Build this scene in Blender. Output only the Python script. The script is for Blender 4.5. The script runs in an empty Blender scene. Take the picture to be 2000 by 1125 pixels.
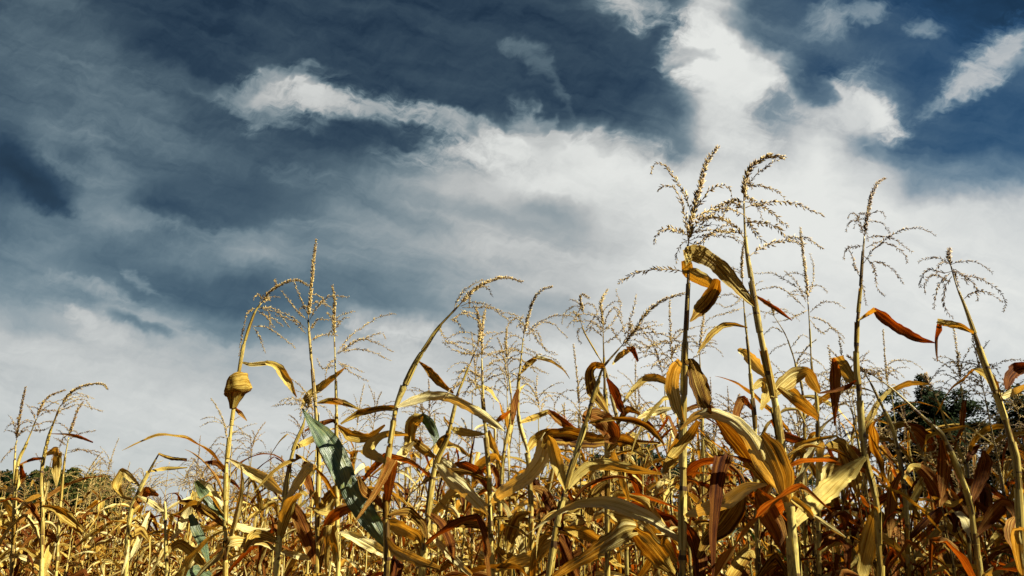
import bpy, math, random
from mathutils import Vector, Matrix, noise as mnoise
R = math.radians
scene = bpy.context.scene
COL = scene.collection
PI = math.pi

# ------------------------------------------------------------------ camera
CAM_Z = 1.5
PITCH = R(18.4)
FPX = 2000 * 28 / 36.0
cam_data = bpy.data.cameras.new('camera')
cam_data.lens = 28; cam_data.sensor_width = 36
cam_data.clip_start = 0.05; cam_data.clip_end = 3000
cam_data.dof.use_dof = False
cam = bpy.data.objects.new('camera', cam_data)
COL.objects.link(cam)
cam.location = (0, 0, CAM_Z)
cam.rotation_euler = (PI / 2 + PITCH, 0, 0)
scene.camera = cam
scene.view_settings.view_transform = 'Standard'
scene.view_settings.look = 'None'
scene.view_settings.exposure = 2.0
scene.view_settings.gamma = 1
scene.cycles.max_bounces = 6
scene.cycles.transmission_bounces = 4
scene.cycles.diffuse_bounces = 3

CAMP = Vector((0, 0, CAM_Z))
FW = Vector((0, math.cos(PITCH), math.sin(PITCH)))
UP = Vector((0, -math.sin(PITCH), math.cos(PITCH)))
RT = Vector((1, 0, 0))

def at(x, y, D):
    """the point at distance D north of the viewer that is seen at photo pixel (x, y)"""
    d = FW + RT * ((x - 1000) / FPX) + UP * ((562.5 - y) / FPX)
    return CAMP + d * (D / d.y)

def mpp(x, y, D):
    d = FW + RT * ((x - 1000) / FPX) + UP * ((562.5 - y) / FPX)
    return (D / d.y) / FPX

# ------------------------------------------------------------------ sun + sky
SUN_AZ = R(107)      # clockwise from +Y (north): right and a little behind the viewer
SUN_EL = R(44)
sd = bpy.data.lights.new('sun', 'SUN')
sd.energy = 5.0; sd.angle = R(0.5); sd.color = (1.0, 0.92, 0.76)
sun = bpy.data.objects.new('sun', sd); COL.objects.link(sun)
sv = Vector((math.sin(SUN_AZ) * math.cos(SUN_EL), math.cos(SUN_AZ) * math.cos(SUN_EL), math.sin(SUN_EL)))
sun.rotation_euler = sv.to_track_quat('Z', 'Y').to_euler()
sun.location = sv * 50

world = bpy.data.worlds.new('World'); scene.world = world
world.use_nodes = True
W = world.node_tree; W.nodes.clear()
WL = W.links

def wn(t, **k):
    n = W.nodes.new(t)
    for a, b in k.items(): setattr(n, a, b)
    return n

def plug(sock, v):
    if v is None: return
    if hasattr(v, 'links') or isinstance(v, bpy.types.NodeSocket): WL.new(v, sock)
    else: sock.default_value = v

def wmath(op, a, b=None, c=None, clamp=False):
    n = wn('ShaderNodeMath', operation=op); n.use_clamp = clamp
    plug(n.inputs[0], a); plug(n.inputs[1], b)
    if c is not None: plug(n.inputs[2], c)
    return n.outputs[0]

def wmap(v, a, b, c=0.0, d=1.0, smooth=True):
    n = wn('ShaderNodeMapRange'); n.interpolation_type = 'SMOOTHSTEP' if smooth else 'LINEAR'
    plug(n.inputs[0], v)
    for i, q in enumerate((a, b, c, d)): plug(n.inputs[i + 1], q)
    return n.outputs[0]

def wmixf(f, a, b):
    n = wn('ShaderNodeMix'); n.data_type = 'FLOAT'
    plug(n.inputs[0], f); plug(n.inputs[2], a); plug(n.inputs[3], b)
    return n.outputs[0]

def wmixc(f, a, b, mode='MIX'):
    n = wn('ShaderNodeMix'); n.data_type = 'RGBA'; n.blend_type = mode
    plug(n.inputs[0], f); plug(n.inputs[6], a); plug(n.inputs[7], b)
    return n.outputs[2]

def wnoise(vec, scale, detail=6, rough=0.55, dist=0.0):
    n = wn('ShaderNodeTexNoise'); n.inputs['Scale'].default_value = scale
    n.inputs['Detail'].default_value = detail; n.inputs['Roughness'].default_value = rough
    n.inputs['Distortion'].default_value = dist
    plug(n.inputs['Vector'], vec)
    return n.outputs['Fac']

tc = wn('ShaderNodeTexCoord').outputs['Generated']
def wdot(v):
    n = wn('ShaderNodeVectorMath', operation='DOT_PRODUCT'); plug(n.inputs[0], tc); n.inputs[1].default_value = v
    return n.outputs['Value']
# a map of the northern sky: x to the east, y downward, spread about a fixed direction
pf = wmath('MAXIMUM', wdot(FW), 0.12)
X0 = wmath('MULTIPLY_ADD', wmath('DIVIDE', wdot(RT), pf), FPX / 2000, 0.5)
Y0 = wmath('MULTIPLY_ADD', wmath('DIVIDE', wdot(UP), pf), -FPX / 2000, 0.28125)
def wcomb(x, y, z=0.0):
    n = wn('ShaderNodeCombineXYZ'); plug(n.inputs[0], x); plug(n.inputs[1], y); plug(n.inputs[2], z); return n.outputs[0]
def wrotscale(vec, ang, sx, sy):
    n = wn('ShaderNodeMapping'); n.vector_type = 'TEXTURE'; plug(n.inputs[0], vec)
    n.inputs['Rotation'].default_value = (0, 0, ang); n.inputs['Scale'].default_value = (sx, sy, 1)
    return n.outputs[0]
P0 = wcomb(X0, Y0)
n1 = wnoise(P0, 4.0, 3, 0.5); n2 = wnoise(wcomb(X0, Y0, 7.3), 4.0, 3, 0.5)
n3 = wnoise(wcomb(X0, Y0, 3.1), 15, 4, 0.62); n4 = wnoise(wcomb(X0, Y0, 11.7), 15, 4, 0.62)
def warp(base, a, b, ka, kb):
    s = wmath('MULTIPLY_ADD', wmath('SUBTRACT', a, 0.5), ka, base)
    return wmath('MULTIPLY_ADD', wmath('SUBTRACT', b, 0.5), kb, s)
XW = warp(X0, n1, n3, 0.035, 0.055)
YW = warp(Y0, n2, n4, 0.03, 0.045)
XS = warp(X0, n1, n3, 0.015, 0.062)
YS = warp(Y0, n2, n4, 0.012, 0.052)

ROWS = [
 (-60, "30 32 24 22 20 20 20 19 18 17 18 26 55 40 60 30 24 24 22 18 12"),
 (0,   "35 38 27 23 23 23 22 22 21 20 22 28 56 40 80 33 25 25 24 19 12"),
 (70,  "38 42 40 26 24 24 24 23 22 21 24 23 30 28 84 45 42 28 30 21 28"),
 (140, "36 40 42 34 28 28 25 23 22 22 25 24 24 28 90 62 26 40 25 30 34"),
 (210, "38 42 46 44 36 34 32 28 27 26 25 26 27 32 82 56 60 76 38 26 24"),
 (280, "30 46 40 42 37 33 29 28 34 48 66 62 50 52 82 68 86 62 33 27 24"),
 (350, "22 24 50 38 31 31 38 48 58 73 84 88 88 85 88 90 91 80 56 44 42"),
 (420, "40 46 54 42 34 36 46 55 60 66 70 70 80 87 89 90 91 90 87 83 80"),
 (490, "44 48 42 46 51 58 56 61 66 70 68 68 77 85 88 89 90 90 88 86 84"),
 (560, "50 52 48 37 31 33 40 46 54 66 73 76 82 86 87 88 88 88 88 87 86"),
 (630, "68 70 72 63 54 46 49 58 55 58 66 72 79 84 86 87 87 87 88 87 86"),
 (700, "76 77 76 74 74 70 72 78 77 74 78 83 85 86 86 87 87 87 87 85 83"),
 (800, "79 80 80 80 80 80 80 82 82 82 82 84 86 86 86 86 86 86 86 84 82"),
 (960, "74 76 77 78 78 78 79 80 80 80 80 80 81 82 82 82 82 82 82 80 78"),
]
val = None; prev = None
for (y, s) in ROWS:
    r = wn('ShaderNodeValToRGB'); r.color_ramp.interpolation = 'EASE'
    el = r.color_ramp.elements
    vals = [float(q) / 100 for q in s.split()]
    if y <= 210: vals = [max(q, 0.262) if k < 14 else max(q, 0.20 if k < 20 else 0.12) for k, q in enumerate(vals)]
    for i, q in enumerate(vals):
        if 0 < i < 20: el.new(i / 20.0)
    for i, e in enumerate(sorted(el, key=lambda k: k.position)):
        q = vals[i]; e.color = (q, q, q, 1)
    plug(r.inputs[0], XW)
    if val is None: val = r.outputs[0]
    else: val = wmixf(wmap(YW, prev / 2000, y / 2000), val, r.outputs[0])
    prev = y

# single cloud streaks: x1 y1 x2 y2 halfwidth brightness strength
STREAKS = [
 (455,195,585,205,40,0.78,0.85),(500,165,640,150,20,0.55,0.5),(560,185,680,215,26,0.85,0.8),(640,210,830,222,26,0.74,0.8),
 (790,205,880,252,26,0.78,0.8),(850,235,980,275,26,0.66,0.8),(480,215,590,248,18,0.62,0.6),
 (770,292,960,300,24,0.76,0.8),(900,290,1270,315,34,0.88,0.85),(1030,215,1062,285,22,0.66,0.7),(1165,268,1190,290,12,0.72,0.7),
 (985,88,1060,112,13,0.44,0.8),(1035,105,1085,160,13,0.42,0.8),(1080,140,1105,215,7,0.40,0.7),
 (640,255,790,278,20,0.27,0.8),
 (1195,8,1250,30,30,0.82,0.9),(1240,5,1320,25,24,0.70,0.8),
 (1375,-20,1395,80,34,0.86,0.9),(1300,45,1330,75,10,0.5,0.6),(1470,90,1500,40,16,0.5,0.6),(1345,60,1400,130,40,0.90,0.9),(1370,110,1500,150,50,0.93,0.9),(1480,120,1550,120,20,0.80,0.8),
 (1420,140,1465,300,50,0.86,0.8),(1315,105,1380,100,10,0.62,0.6),
 (1590,50,1640,55,24,0.66,0.8),(1640,50,1720,20,14,0.58,0.8),(1790,52,1822,62,14,0.58,0.8),
 (1660,180,1700,140,26,0.66,0.8),(1570,215,1740,225,36,0.84,0.85),(1700,190,1760,250,26,0.92,0.85),(1640,160,1690,240,34,0.80,0.7),
 (1690,270,1720,300,18,0.48,0.8),(1560,120,1600,190,26,0.26,0.8),(1460,55,1540,95,22,0.45,0.6),
 (1795,222,1870,190,16,0.60,0.95),(1830,200,1950,130,26,0.70,0.95),(1890,155,2030,45,36,0.72,0.95),(1970,140,2020,110,14,0.5,0.8),
 (-20,290,120,390,26,0.17,0.8),(60,360,150,410,18,0.18,0.7),(60,290,200,350,12,0.50,0.7),(165,250,230,390,26,0.50,0.8),
 (240,400,420,400,20,0.25,0.8),(300,380,560,395,30,0.27,0.8),(200,410,330,440,14,0.54,0.6),(330,430,560,480,16,0.52,0.5),
 (140,500,400,545,20,0.34,0.7),(240,505,310,570,9,0.55,0.7),(95,530,230,570,12,0.62,0.7),(200,560,350,640,14,0.64,0.7),
 (195,612,310,655,12,0.38,0.9),(135,607,185,612,13,0.78,0.6),(150,625,260,670,26,0.78,0.6),(0,620,90,640,20,0.55,0.5),
 (690,620,870,660,22,0.82,0.8),(380,590,620,600,26,0.30,0.7),(620,560,820,610,30,0.40,0.7),
 (585,160,618,128,6,0.50,0.8),(615,172,655,146,6,0.44,0.8),(530,155,580,140,9,0.52,0.7),(470,190,520,165,10,0.52,0.6),
 (1035,235,1048,205,7,0.55,0.8),(1060,250,1075,222,6,0.5,0.8),(1110,262,1130,245,7,0.6,0.7),(1225,292,1250,276,8,0.62,0.7),
 (940,262,925,236,7,0.5,0.7),(875,235,850,205,9,0.6,0.7),(1300,130,1345,118,6,0.6,0.8),(1700,150,1735,150,8,0.45,0.7),(1680,300,1720,265,8,0.7,0.7),
 (250,95,430,175,16,0.40,0.6),(60,140,230,230,16,0.47,0.5),(130,240,330,300,14,0.46,0.5),(420,200,560,250,12,0.46,0.5),
 (560,330,760,400,16,0.48,0.6),(600,440,800,470,14,0.58,0.5),(700,470,900,520,12,0.66,0.5),(860,400,1050,450,14,0.62,0.5),
 (0,30,160,60,30,0.41,0.6),(160,130,330,230,40,0.46,0.6),(240,0,420,150,26,0.24,0.6),
 (1010,385,1150,440,26,0.60,0.7),(940,480,1120,530,22,0.76,0.6),(1020,590,1150,620,18,0.62,0.6),
]
# fine fibres: two noises drawn out along the drift of the cloud
fib1 = wnoise(wrotscale(wcomb(XW, YW), R(16), 0.42, 0.085), 2.2, 6, 0.60, 0.5)
fib2 = wnoise(wrotscale(wcomb(X0, YW, 5.0), R(-38), 0.16, 0.045), 1.6, 5, 0.66, 0.7)
fib3 = wnoise(wrotscale(wcomb(XW, YW, 2.0), R(60), 0.022, 0.045), 1.2, 5, 0.68, 0.3)
modul = wmath('ADD', wmath('MULTIPLY', wmath('SUBTRACT', fib3, 0.5), 1.1), wmath('MULTIPLY', wmath('SUBTRACT', fib1, 0.5), 1.7))
PS = wcomb(XS, YS)
for (x1, y1, x2, y2, hw, br, st) in STREAKS:
    cx = (x1 + x2) / 4000; cy = (y1 + y2) / 4000
    L = math.hypot(x2 - x1, y2 - y1) / 4000 + hw / 2000 * 0.9
    a = math.atan2(y2 - y1, x2 - x1)
    m = wn('ShaderNodeMapping'); m.vector_type = 'TEXTURE'; plug(m.inputs[0], PS)
    m.inputs['Location'].default_value = (cx, cy, 0); m.inputs['Rotation'].default_value = (0, 0, a)
    m.inputs['Scale'].default_value = (L * 1.5, hw / 2000 * 1.9, 1)
    g = wn('ShaderNodeTexGradient'); g.gradient_type = 'SPHERICAL'; plug(g.inputs[0], m.outputs[0])
    mod = wmath('MULTIPLY', modul, wmap(g.outputs['Fac'], 0.0, 0.25))
    f = wmap(wmath('ADD', g.outputs['Fac'], mod), 0.0, 0.92, 0.0, st)
    val = wmixf(f, val, br)

mid = wmath('MULTIPLY', wmath('SUBTRACT', 1.02, val), wmath('ADD', val, 0.03))
detail = wmath('ADD', wmath('MULTIPLY', wmath('SUBTRACT', fib1, 0.5), 0.75),
               wmath('ADD', wmath('MULTIPLY', wmath('SUBTRACT', fib2, 0.5), 0.14), wmath('MULTIPLY', wmath('SUBTRACT', fib3, 0.5), 0.24)))
val = wmath('MULTIPLY_ADD', detail, wmath('MULTIPLY', mid, 1.75), val)
val = wmath('MAXIMUM', val, 0.10)
# behind the viewer the map ends: plain broken cloud there
front = wmap(wdot(FW), 0.15, 0.45)
back = wmap(wnoise(tc, 1.6, 6, 0.6), 0.40, 0.72, 0.16, 0.62)
val = wmixf(front, back, val)

lin = wmath('POWER', val, 2.2)
cover = wmap(lin, 0.038, 0.80, 0.0, 1.0, smooth=False)
sky = wn('ShaderNodeTexSky'); sky.sky_type = 'NISHITA'; sky.sun_disc = False
sky.sun_elevation = SUN_EL; sky.sun_rotation = SUN_AZ; sky.altitude = 200
sky.air_density = 1.0; sky.dust_density = 0.3; sky.ozone_density = 2.0
hsv = wn('ShaderNodeHueSaturation'); hsv.inputs['Saturation'].default_value = 1.0; hsv.inputs['Value'].default_value = 1.0
plug(hsv.inputs['Color'], sky.outputs[0])
clear = wmixc(1.0, hsv.outputs[0], wmixc(wmap(X0, 0.55, 0.95), (0.090, 0.117, 0.117, 1), (0.076, 0.143, 0.172, 1)), 'MULTIPLY')
deep = wmap(val, 0.10, 0.27, 0.62, 1.15)
dn = wn('ShaderNodeVectorMath', operation='SCALE'); plug(dn.inputs[0], clear); plug(dn.inputs['Scale'], deep)
SKY_S = 0.05
cl = wn('ShaderNodeVectorMath', operation='SCALE'); cl.inputs[0].default_value = (0.800, 0.835, 0.835); cl.inputs['Scale'].default_value = 10.0
cgrey = wmixc(wmap(cover, 0.0, 0.65), (2.60, 3.78, 4.15, 1), (3.90, 3.98, 3.86, 1))
skycol = wmixc(cover, dn.outputs[0], cgrey)
bg = wn('ShaderNodeBackground'); bg.inputs['Strength'].default_value = SKY_S
plug(bg.inputs['Color'], skycol)
wo = wn('ShaderNodeOutputWorld'); WL.new(bg.outputs[0], wo.inputs['Surface'])

# ------------------------------------------------------------------ materials
def newmat(name):
    m = bpy.data.materials.new(name); m.use_nodes = True
    m.node_tree.nodes.clear()
    return m, m.node_tree

def blade_material(name, ramp, back_tint, trans=0.42, vein=16.0, blotch=(0.22, 0.09, 0.02), blotch_amt=0.55, rough=0.65, spec=0.05, varied=True):
    m, t = newmat(name); N = t.nodes; L = t.links
    uv = N.new('ShaderNodeUVMap'); oi = N.new('ShaderNodeObjectInfo')
    def mp(sx, sy, off=False):
        q = N.new('ShaderNodeMapping'); q.inputs['Scale'].default_value = (sx, sy, 1); L.new(uv.outputs[0], q.inputs[0])
        cb = N.new('ShaderNodeCombineXYZ'); mu = N.new('ShaderNodeMath'); mu.operation = 'MULTIPLY'; mu.inputs[1].default_value = 37.0
        L.new(oi.outputs['Random'], mu.inputs[0]); L.new(mu.outputs[0], cb.inputs[0]); L.new(mu.outputs[0], cb.inputs[1])
        L.new(cb.outputs[0], q.inputs['Location'])
        return q.outputs[0]
    def nz(v, scale, det, rg=0.6):
        q = N.new('ShaderNodeTexNoise'); q.inputs['Scale'].default_value = scale; q.inputs['Detail'].default_value = det
        q.inputs['Roughness'].default_value = rg; L.new(v, q.inputs['Vector']); return q.outputs['Fac']
    def ma(op, a, b):
        q = N.new('ShaderNodeMath'); q.operation = op
        for i, s in enumerate((a, b)):
            if isinstance(s, (int, float)): q.inputs[i].default_value = s
            else: L.new(s, q.inputs[i])
        return q.outputs[0]
    veins = nz(mp(vein * 0.45, 1.1), 1.0, 4, 0.75)
    fine = nz(mp(vein * 1.5, 2.2), 1.0, 3, 0.65)
    big = nz(mp(1.6, 7.0), 1.0, 4, 0.6)
    spots = nz(mp(7.0, 40.0), 1.0, 3, 0.7)
    f = ma('ADD', ma('MULTIPLY', veins, 1.55), ma('ADD', ma('MULTIPLY', fine, 0.9), ma('MULTIPLY', big, 0.85)))
    rnd = ma('MULTIPLY', ma('SUBTRACT', oi.outputs['Random'], 0.5), 0.42 if varied else 0.1)
    f = ma('ADD', ma('SUBTRACT', f, 1.13), rnd)
    r = N.new('ShaderNodeValToRGB'); el = r.color_ramp.elements
    while len(el) < len(ramp): el.new(0.5)
    for e, (p, c) in zip(list(el), ramp): e.position = p
    for e, (p, c) in zip(sorted(el, key=lambda k: k.position), ramp): e.position = p; e.color = (*c, 1)
    L.new(f, r.inputs[0])
    mr = N.new('ShaderNodeMapRange'); L.new(ma('ADD', ma('MULTIPLY', big, 0.6), ma('MULTIPLY', spots, 0.5)), mr.inputs[0])
    mr.inputs[1].default_value = 0.57; mr.inputs[2].default_value = 0.72; mr.inputs[4].default_value = blotch_amt
    mx = N.new('ShaderNodeMix'); mx.data_type = 'RGBA'; L.new(mr.outputs[0], mx.inputs[0]); L.new(r.outputs[0], mx.inputs[6]); mx.inputs[7].default_value = (*blotch, 1)
    col = mx.outputs[2]
    pb = N.new('ShaderNodeBsdfPrincipled'); pb.inputs['Roughness'].default_value = rough
    pb.inputs['Specular IOR Level'].default_value = spec
    L.new(col, pb.inputs['Base Color'])
    bp = N.new('ShaderNodeBump'); bp.inputs['Strength'].default_value = 1.0; bp.inputs['Distance'].default_value = 0.006
    L.new(ma('ADD', veins, ma('MULTIPLY', fine, 0.5)), bp.inputs['Height']); L.new(bp.outputs[0], pb.inputs['Normal'])
    tr = N.new('ShaderNodeBsdfTranslucent'); tm = N.new('ShaderNodeMix'); tm.data_type = 'RGBA'; tm.blend_type = 'MULTIPLY'
    tm.inputs[0].default_value = 1.0; L.new(col, tm.inputs[6]); tm.inputs[7].default_value = (*back_tint, 1)
    L.new(tm.outputs[2], tr.inputs['Color']); L.new(bp.outputs[0], tr.inputs['Normal'])
    ms = N.new('ShaderNodeMixShader'); ms.inputs[0].default_value = trans
    L.new(pb.outputs[0], ms.inputs[1]); L.new(tr.outputs[0], ms.inputs[2])
    o = N.new('ShaderNodeOutputMaterial'); L.new(ms.outputs[0], o.inputs['Surface'])
    return m

M_GOLD = blade_material('dry_leaf_gold', [(0.08, (0.022, 0.006, 0.001)), (0.32, (0.145, 0.068, 0.006)), (0.48, (0.31, 0.205, 0.030)), (0.74, (0.47, 0.375, 0.105))], (1.3, 0.72, 0.15), blotch=(0.060, 0.018, 0.003), trans=0.33)
M_PALE = blade_material('dry_leaf_pale', [(0.08, (0.085, 0.040, 0.005)), (0.30, (0.27, 0.185, 0.036)), (0.48, (0.46, 0.375, 0.125)), (0.76, (0.60, 0.54, 0.27))], (1.15, 0.66, 0.16), blotch=(0.11, 0.045, 0.007), blotch_amt=0.5, trans=0.30)
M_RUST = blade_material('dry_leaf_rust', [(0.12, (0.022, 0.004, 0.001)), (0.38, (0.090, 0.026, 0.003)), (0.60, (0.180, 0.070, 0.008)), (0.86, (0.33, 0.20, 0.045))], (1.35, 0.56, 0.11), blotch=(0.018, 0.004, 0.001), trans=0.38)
M_GREEN = blade_material('green_leaf', [(0.15, (0.020, 0.038, 0.014)), (0.42, (0.048, 0.078, 0.032)), (0.62, (0.085, 0.115, 0.052)), (0.80, (0.14, 0.16, 0.07)), (0.95, (0.24, 0.24, 0.06))], (0.6, 0.9, 0.15), trans=0.15, blotch=(0.22, 0.19, 0.03), blotch_amt=0.5, rough=0.4, spec=0.4, varied=False)
M_STALK = blade_material('stalk_skin', [(0.08, (0.020, 0.008, 0.002)), (0.30, (0.095, 0.052, 0.006)), (0.46, (0.23, 0.160, 0.024)), (0.74, (0.40, 0.325, 0.09))], (0.5, 0.4, 0.2), trans=0.0, vein=9, blotch=(0.030, 0.009, 0.003), blotch_amt=0.85, rough=0.36, spec=0.35)
M_NODE = blade_material('stalk_joint', [(0.08, (0.012, 0.005, 0.002)), (0.40, (0.040, 0.018, 0.004)), (0.9, (0.12, 0.075, 0.018))], (0.5, 0.4, 0.2), trans=0.0, vein=9, blotch=(0.015, 0.005, 0.002), rough=0.5, spec=0.2)
LEAFM = {'g': M_GOLD, 'p': M_PALE, 'r': M_RUST, 'v': M_GREEN}

def tassel_material(name, c1, c2, c3):
    m, t = newmat(name); N = t.nodes; L = t.links
    uv = N.new('ShaderNodeUVMap'); sx = N.new('ShaderNodeSeparateXYZ'); L.new(uv.outputs[0], sx.inputs[0])
    r = N.new('ShaderNodeValToRGB'); e = r.color_ramp.elements
    e[0].position = 0.0; e[0].color = (*c1, 1); e[1].position = 1.0; e[1].color = (*c3, 1); k = e.new(0.5); k.color = (*c2, 1)
    L.new(sx.outputs[0], r.inputs[0])
    pb = N.new('ShaderNodeBsdfPrincipled'); pb.inputs['Roughness'].default_value = 0.6; L.new(r.outputs[0], pb.inputs['Base Color'])
    tr = N.new('ShaderNodeBsdfTranslucent'); L.new(r.outputs[0], tr.inputs['Color'])
    ms = N.new('ShaderNodeMixShader'); ms.inputs[0].default_value = 0.3; L.new(pb.outputs[0], ms.inputs[1]); L.new(tr.outputs[0], ms.inputs[2])
    o = N.new('ShaderNodeOutputMaterial'); L.new(ms.outputs[0], o.inputs['Surface'])
    return m
M_TAS = tassel_material('tassel_straw', (0.055, 0.020, 0.002), (0.30, 0.185, 0.030), (0.50, 0.41, 0.15))
M_TASD = tassel_material('tassel_brown', (0.018, 0.006, 0.001), (0.13, 0.060, 0.009), (0.42, 0.30, 0.08))

def simple_noise_mat(name, a, b, scale, rough=0.9, trans=0.0):
    m, t = newmat(name); N = t.nodes; L = t.links
    g = N.new('ShaderNodeNewGeometry')
    q = N.new('ShaderNodeTexNoise'); q.inputs['Scale'].default_value = scale; q.inputs['Detail'].default_value = 8
    L.new(g.outputs['Position'], q.inputs['Vector'])
    r = N.new('ShaderNodeValToRGB'); e = r.color_ramp.elements
    e[0].position = 0.35; e[0].color = (*a, 1); e[1].position = 0.68; e[1].color = (*b, 1); L.new(q.outputs['Fac'], r.inputs[0])
    pb = N.new('ShaderNodeBsdfPrincipled'); pb.inputs['Roughness'].default_value = rough; L.new(r.outputs[0], pb.inputs['Base Color'])
    pb.inputs['Specular IOR Level'].default_value = 0.05
    bp = N.new('ShaderNodeBump'); bp.inputs['Strength'].default_value = 0.5; L.new(q.outputs['Fac'], bp.inputs['Height']); L.new(bp.outputs[0], pb.inputs['Normal'])
    o = N.new('ShaderNodeOutputMaterial')
    if trans:
        tr = N.new('ShaderNodeBsdfTranslucent'); L.new(r.outputs[0], tr.inputs['Color'])
        ms = N.new('ShaderNodeMixShader'); ms.inputs[0].default_value = trans; L.new(pb.outputs[0], ms.inputs[1]); L.new(tr.outputs[0], ms.inputs[2]); L.new(ms.outputs[0], o.inputs['Surface'])
    else: L.new(pb.outputs[0], o.inputs['Surface'])
    return m
M_SOIL = simple_noise_mat('soil', (0.035, 0.022, 0.012), (0.09, 0.058, 0.028), 3.0)
M_BARK = simple_noise_mat('bark', (0.03, 0.022, 0.015), (0.09, 0.07, 0.05), 9.0)
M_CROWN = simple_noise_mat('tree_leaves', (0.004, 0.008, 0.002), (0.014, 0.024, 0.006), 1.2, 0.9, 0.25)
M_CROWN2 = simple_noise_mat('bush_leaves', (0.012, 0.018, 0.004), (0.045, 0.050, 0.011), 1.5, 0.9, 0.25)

# ------------------------------------------------------------------ mesh helpers
class MB:
    def __init__(s): s.v = []; s.f = []; s.uv = []
    def add(s, vs, fs, uvs):
        o = len(s.v); s.v += vs; s.uv += uvs; s.f += [tuple(i + o for i in f) for f in fs]
    def mesh(s, name, mat, origin=Vector((0, 0, 0)), smooth=True):
        me = bpy.data.meshes.new(name)
        me.from_pydata([(p[0] - origin[0], p[1] - origin[1], p[2] - origin[2]) for p in s.v], [], s.f)
        ul = me.uv_layers.new(name='UVMap')
        vi = [0] * len(me.loops); me.loops.foreach_get('vertex_index', vi)
        flat = []
        for i in vi: flat += s.uv[i]
        ul.data.foreach_set('uv', flat)
        if smooth: me.polygons.foreach_set('use_smooth', [True] * len(me.polygons))
        me.materials.append(mat); me.update()
        return me

def link(name, me, parent=None):
    o = bpy.data.objects.new(name, me); COL.objects.link(o); o.parent = parent
    return o

def tag(o, label=None, cat=None, group=None, kind=None):
    if label: o['label'] = label
    if cat: o['category'] = cat
    if group: o['group'] = group
    if kind: o['kind'] = kind
    return o

def herm(a, b, c, d, t, ten):
    m0 = (c - a) * ten; m1 = (d - b) * ten; t2 = t * t; t3 = t2 * t
    return (2*t3 - 3*t2 + 1) * b + (t3 - 2*t2 + t) * m0 + (-2*t3 + 3*t2) * c + (t3 - t2) * m1

def catmull(pts, n, ten=0.5):
    """pts: list of tuples of any length; returns n samples, evenly spread by arc length"""
    k = len(pts); dim = len(pts[0])
    if k == 2: pts = [pts[0], tuple((a + b) / 2 for a, b in zip(*pts)), pts[1]]; k = 3
    P = [tuple(2 * a - b for a, b in zip(pts[0], pts[1]))] + list(pts) + [tuple(2 * a - b for a, b in zip(pts[-1], pts[-2]))]
    dense = []
    for i in range(1, k):
        for j in range(12):
            t = j / 12
            dense.append(tuple(herm(P[i-1][d], P[i][d], P[i+1][d], P[i+2][d], t, ten) for d in range(dim)))
    dense.append(tuple(pts[-1]))
    acc = [0.0]
    for a, b in zip(dense, dense[1:]): acc.append(acc[-1] + math.dist(a[:3], b[:3]))
    out = []; j = 0
    for i in range(n):
        s = acc[-1] * i / (n - 1)
        while j < len(acc) - 2 and acc[j + 1] < s: j += 1
        q = (s - acc[j]) / max(acc[j + 1] - acc[j], 1e-9)
        out.append(tuple(a + (b - a) * q for a, b in zip(dense[j], dense[j + 1])))
    return out

def frames(P):
    T = []
    for i in range(len(P)):
        a = P[max(i - 1, 0)]; b = P[min(i + 1, len(P) - 1)]
        d = b - a
        T.append(d.normalized() if d.length > 1e-9 else Vector((0, 0, 1)))
    return T

def tube(mb, P, rad, sides=8, uvx=None, cap=True):
    T = frames(P); s = T[0].orthogonal().normalized(); dist = 0; base = len(mb.v)
    vs = []; uv = []; fs = []
    for i, p in enumerate(P):
        if i: dist += (P[i] - P[i - 1]).length
        s = (s - T[i] * s.dot(T[i])); s = s.normalized() if s.length > 1e-6 else T[i].orthogonal().normalized()
        b = T[i].cross(s)
        for k in range(sides):
            a = 2 * PI * k / sides
            vs.append(p + (s * math.cos(a) + b * math.sin(a)) * rad[i])
            uv.append((k / sides if uvx is None else uvx, dist))
    for i in range(len(P) - 1):
        for k in range(sides):
            k2 = (k + 1) % sides
            fs.append((i * sides + k, i * sides + k2, (i + 1) * sides + k2, (i + 1) * sides + k))
    if cap:
        fs.append(tuple(range(sides))[::-1]); fs.append(tuple((len(P) - 1) * sides + k for k in range(sides)))
    mb.add(vs, fs, uv)

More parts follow.
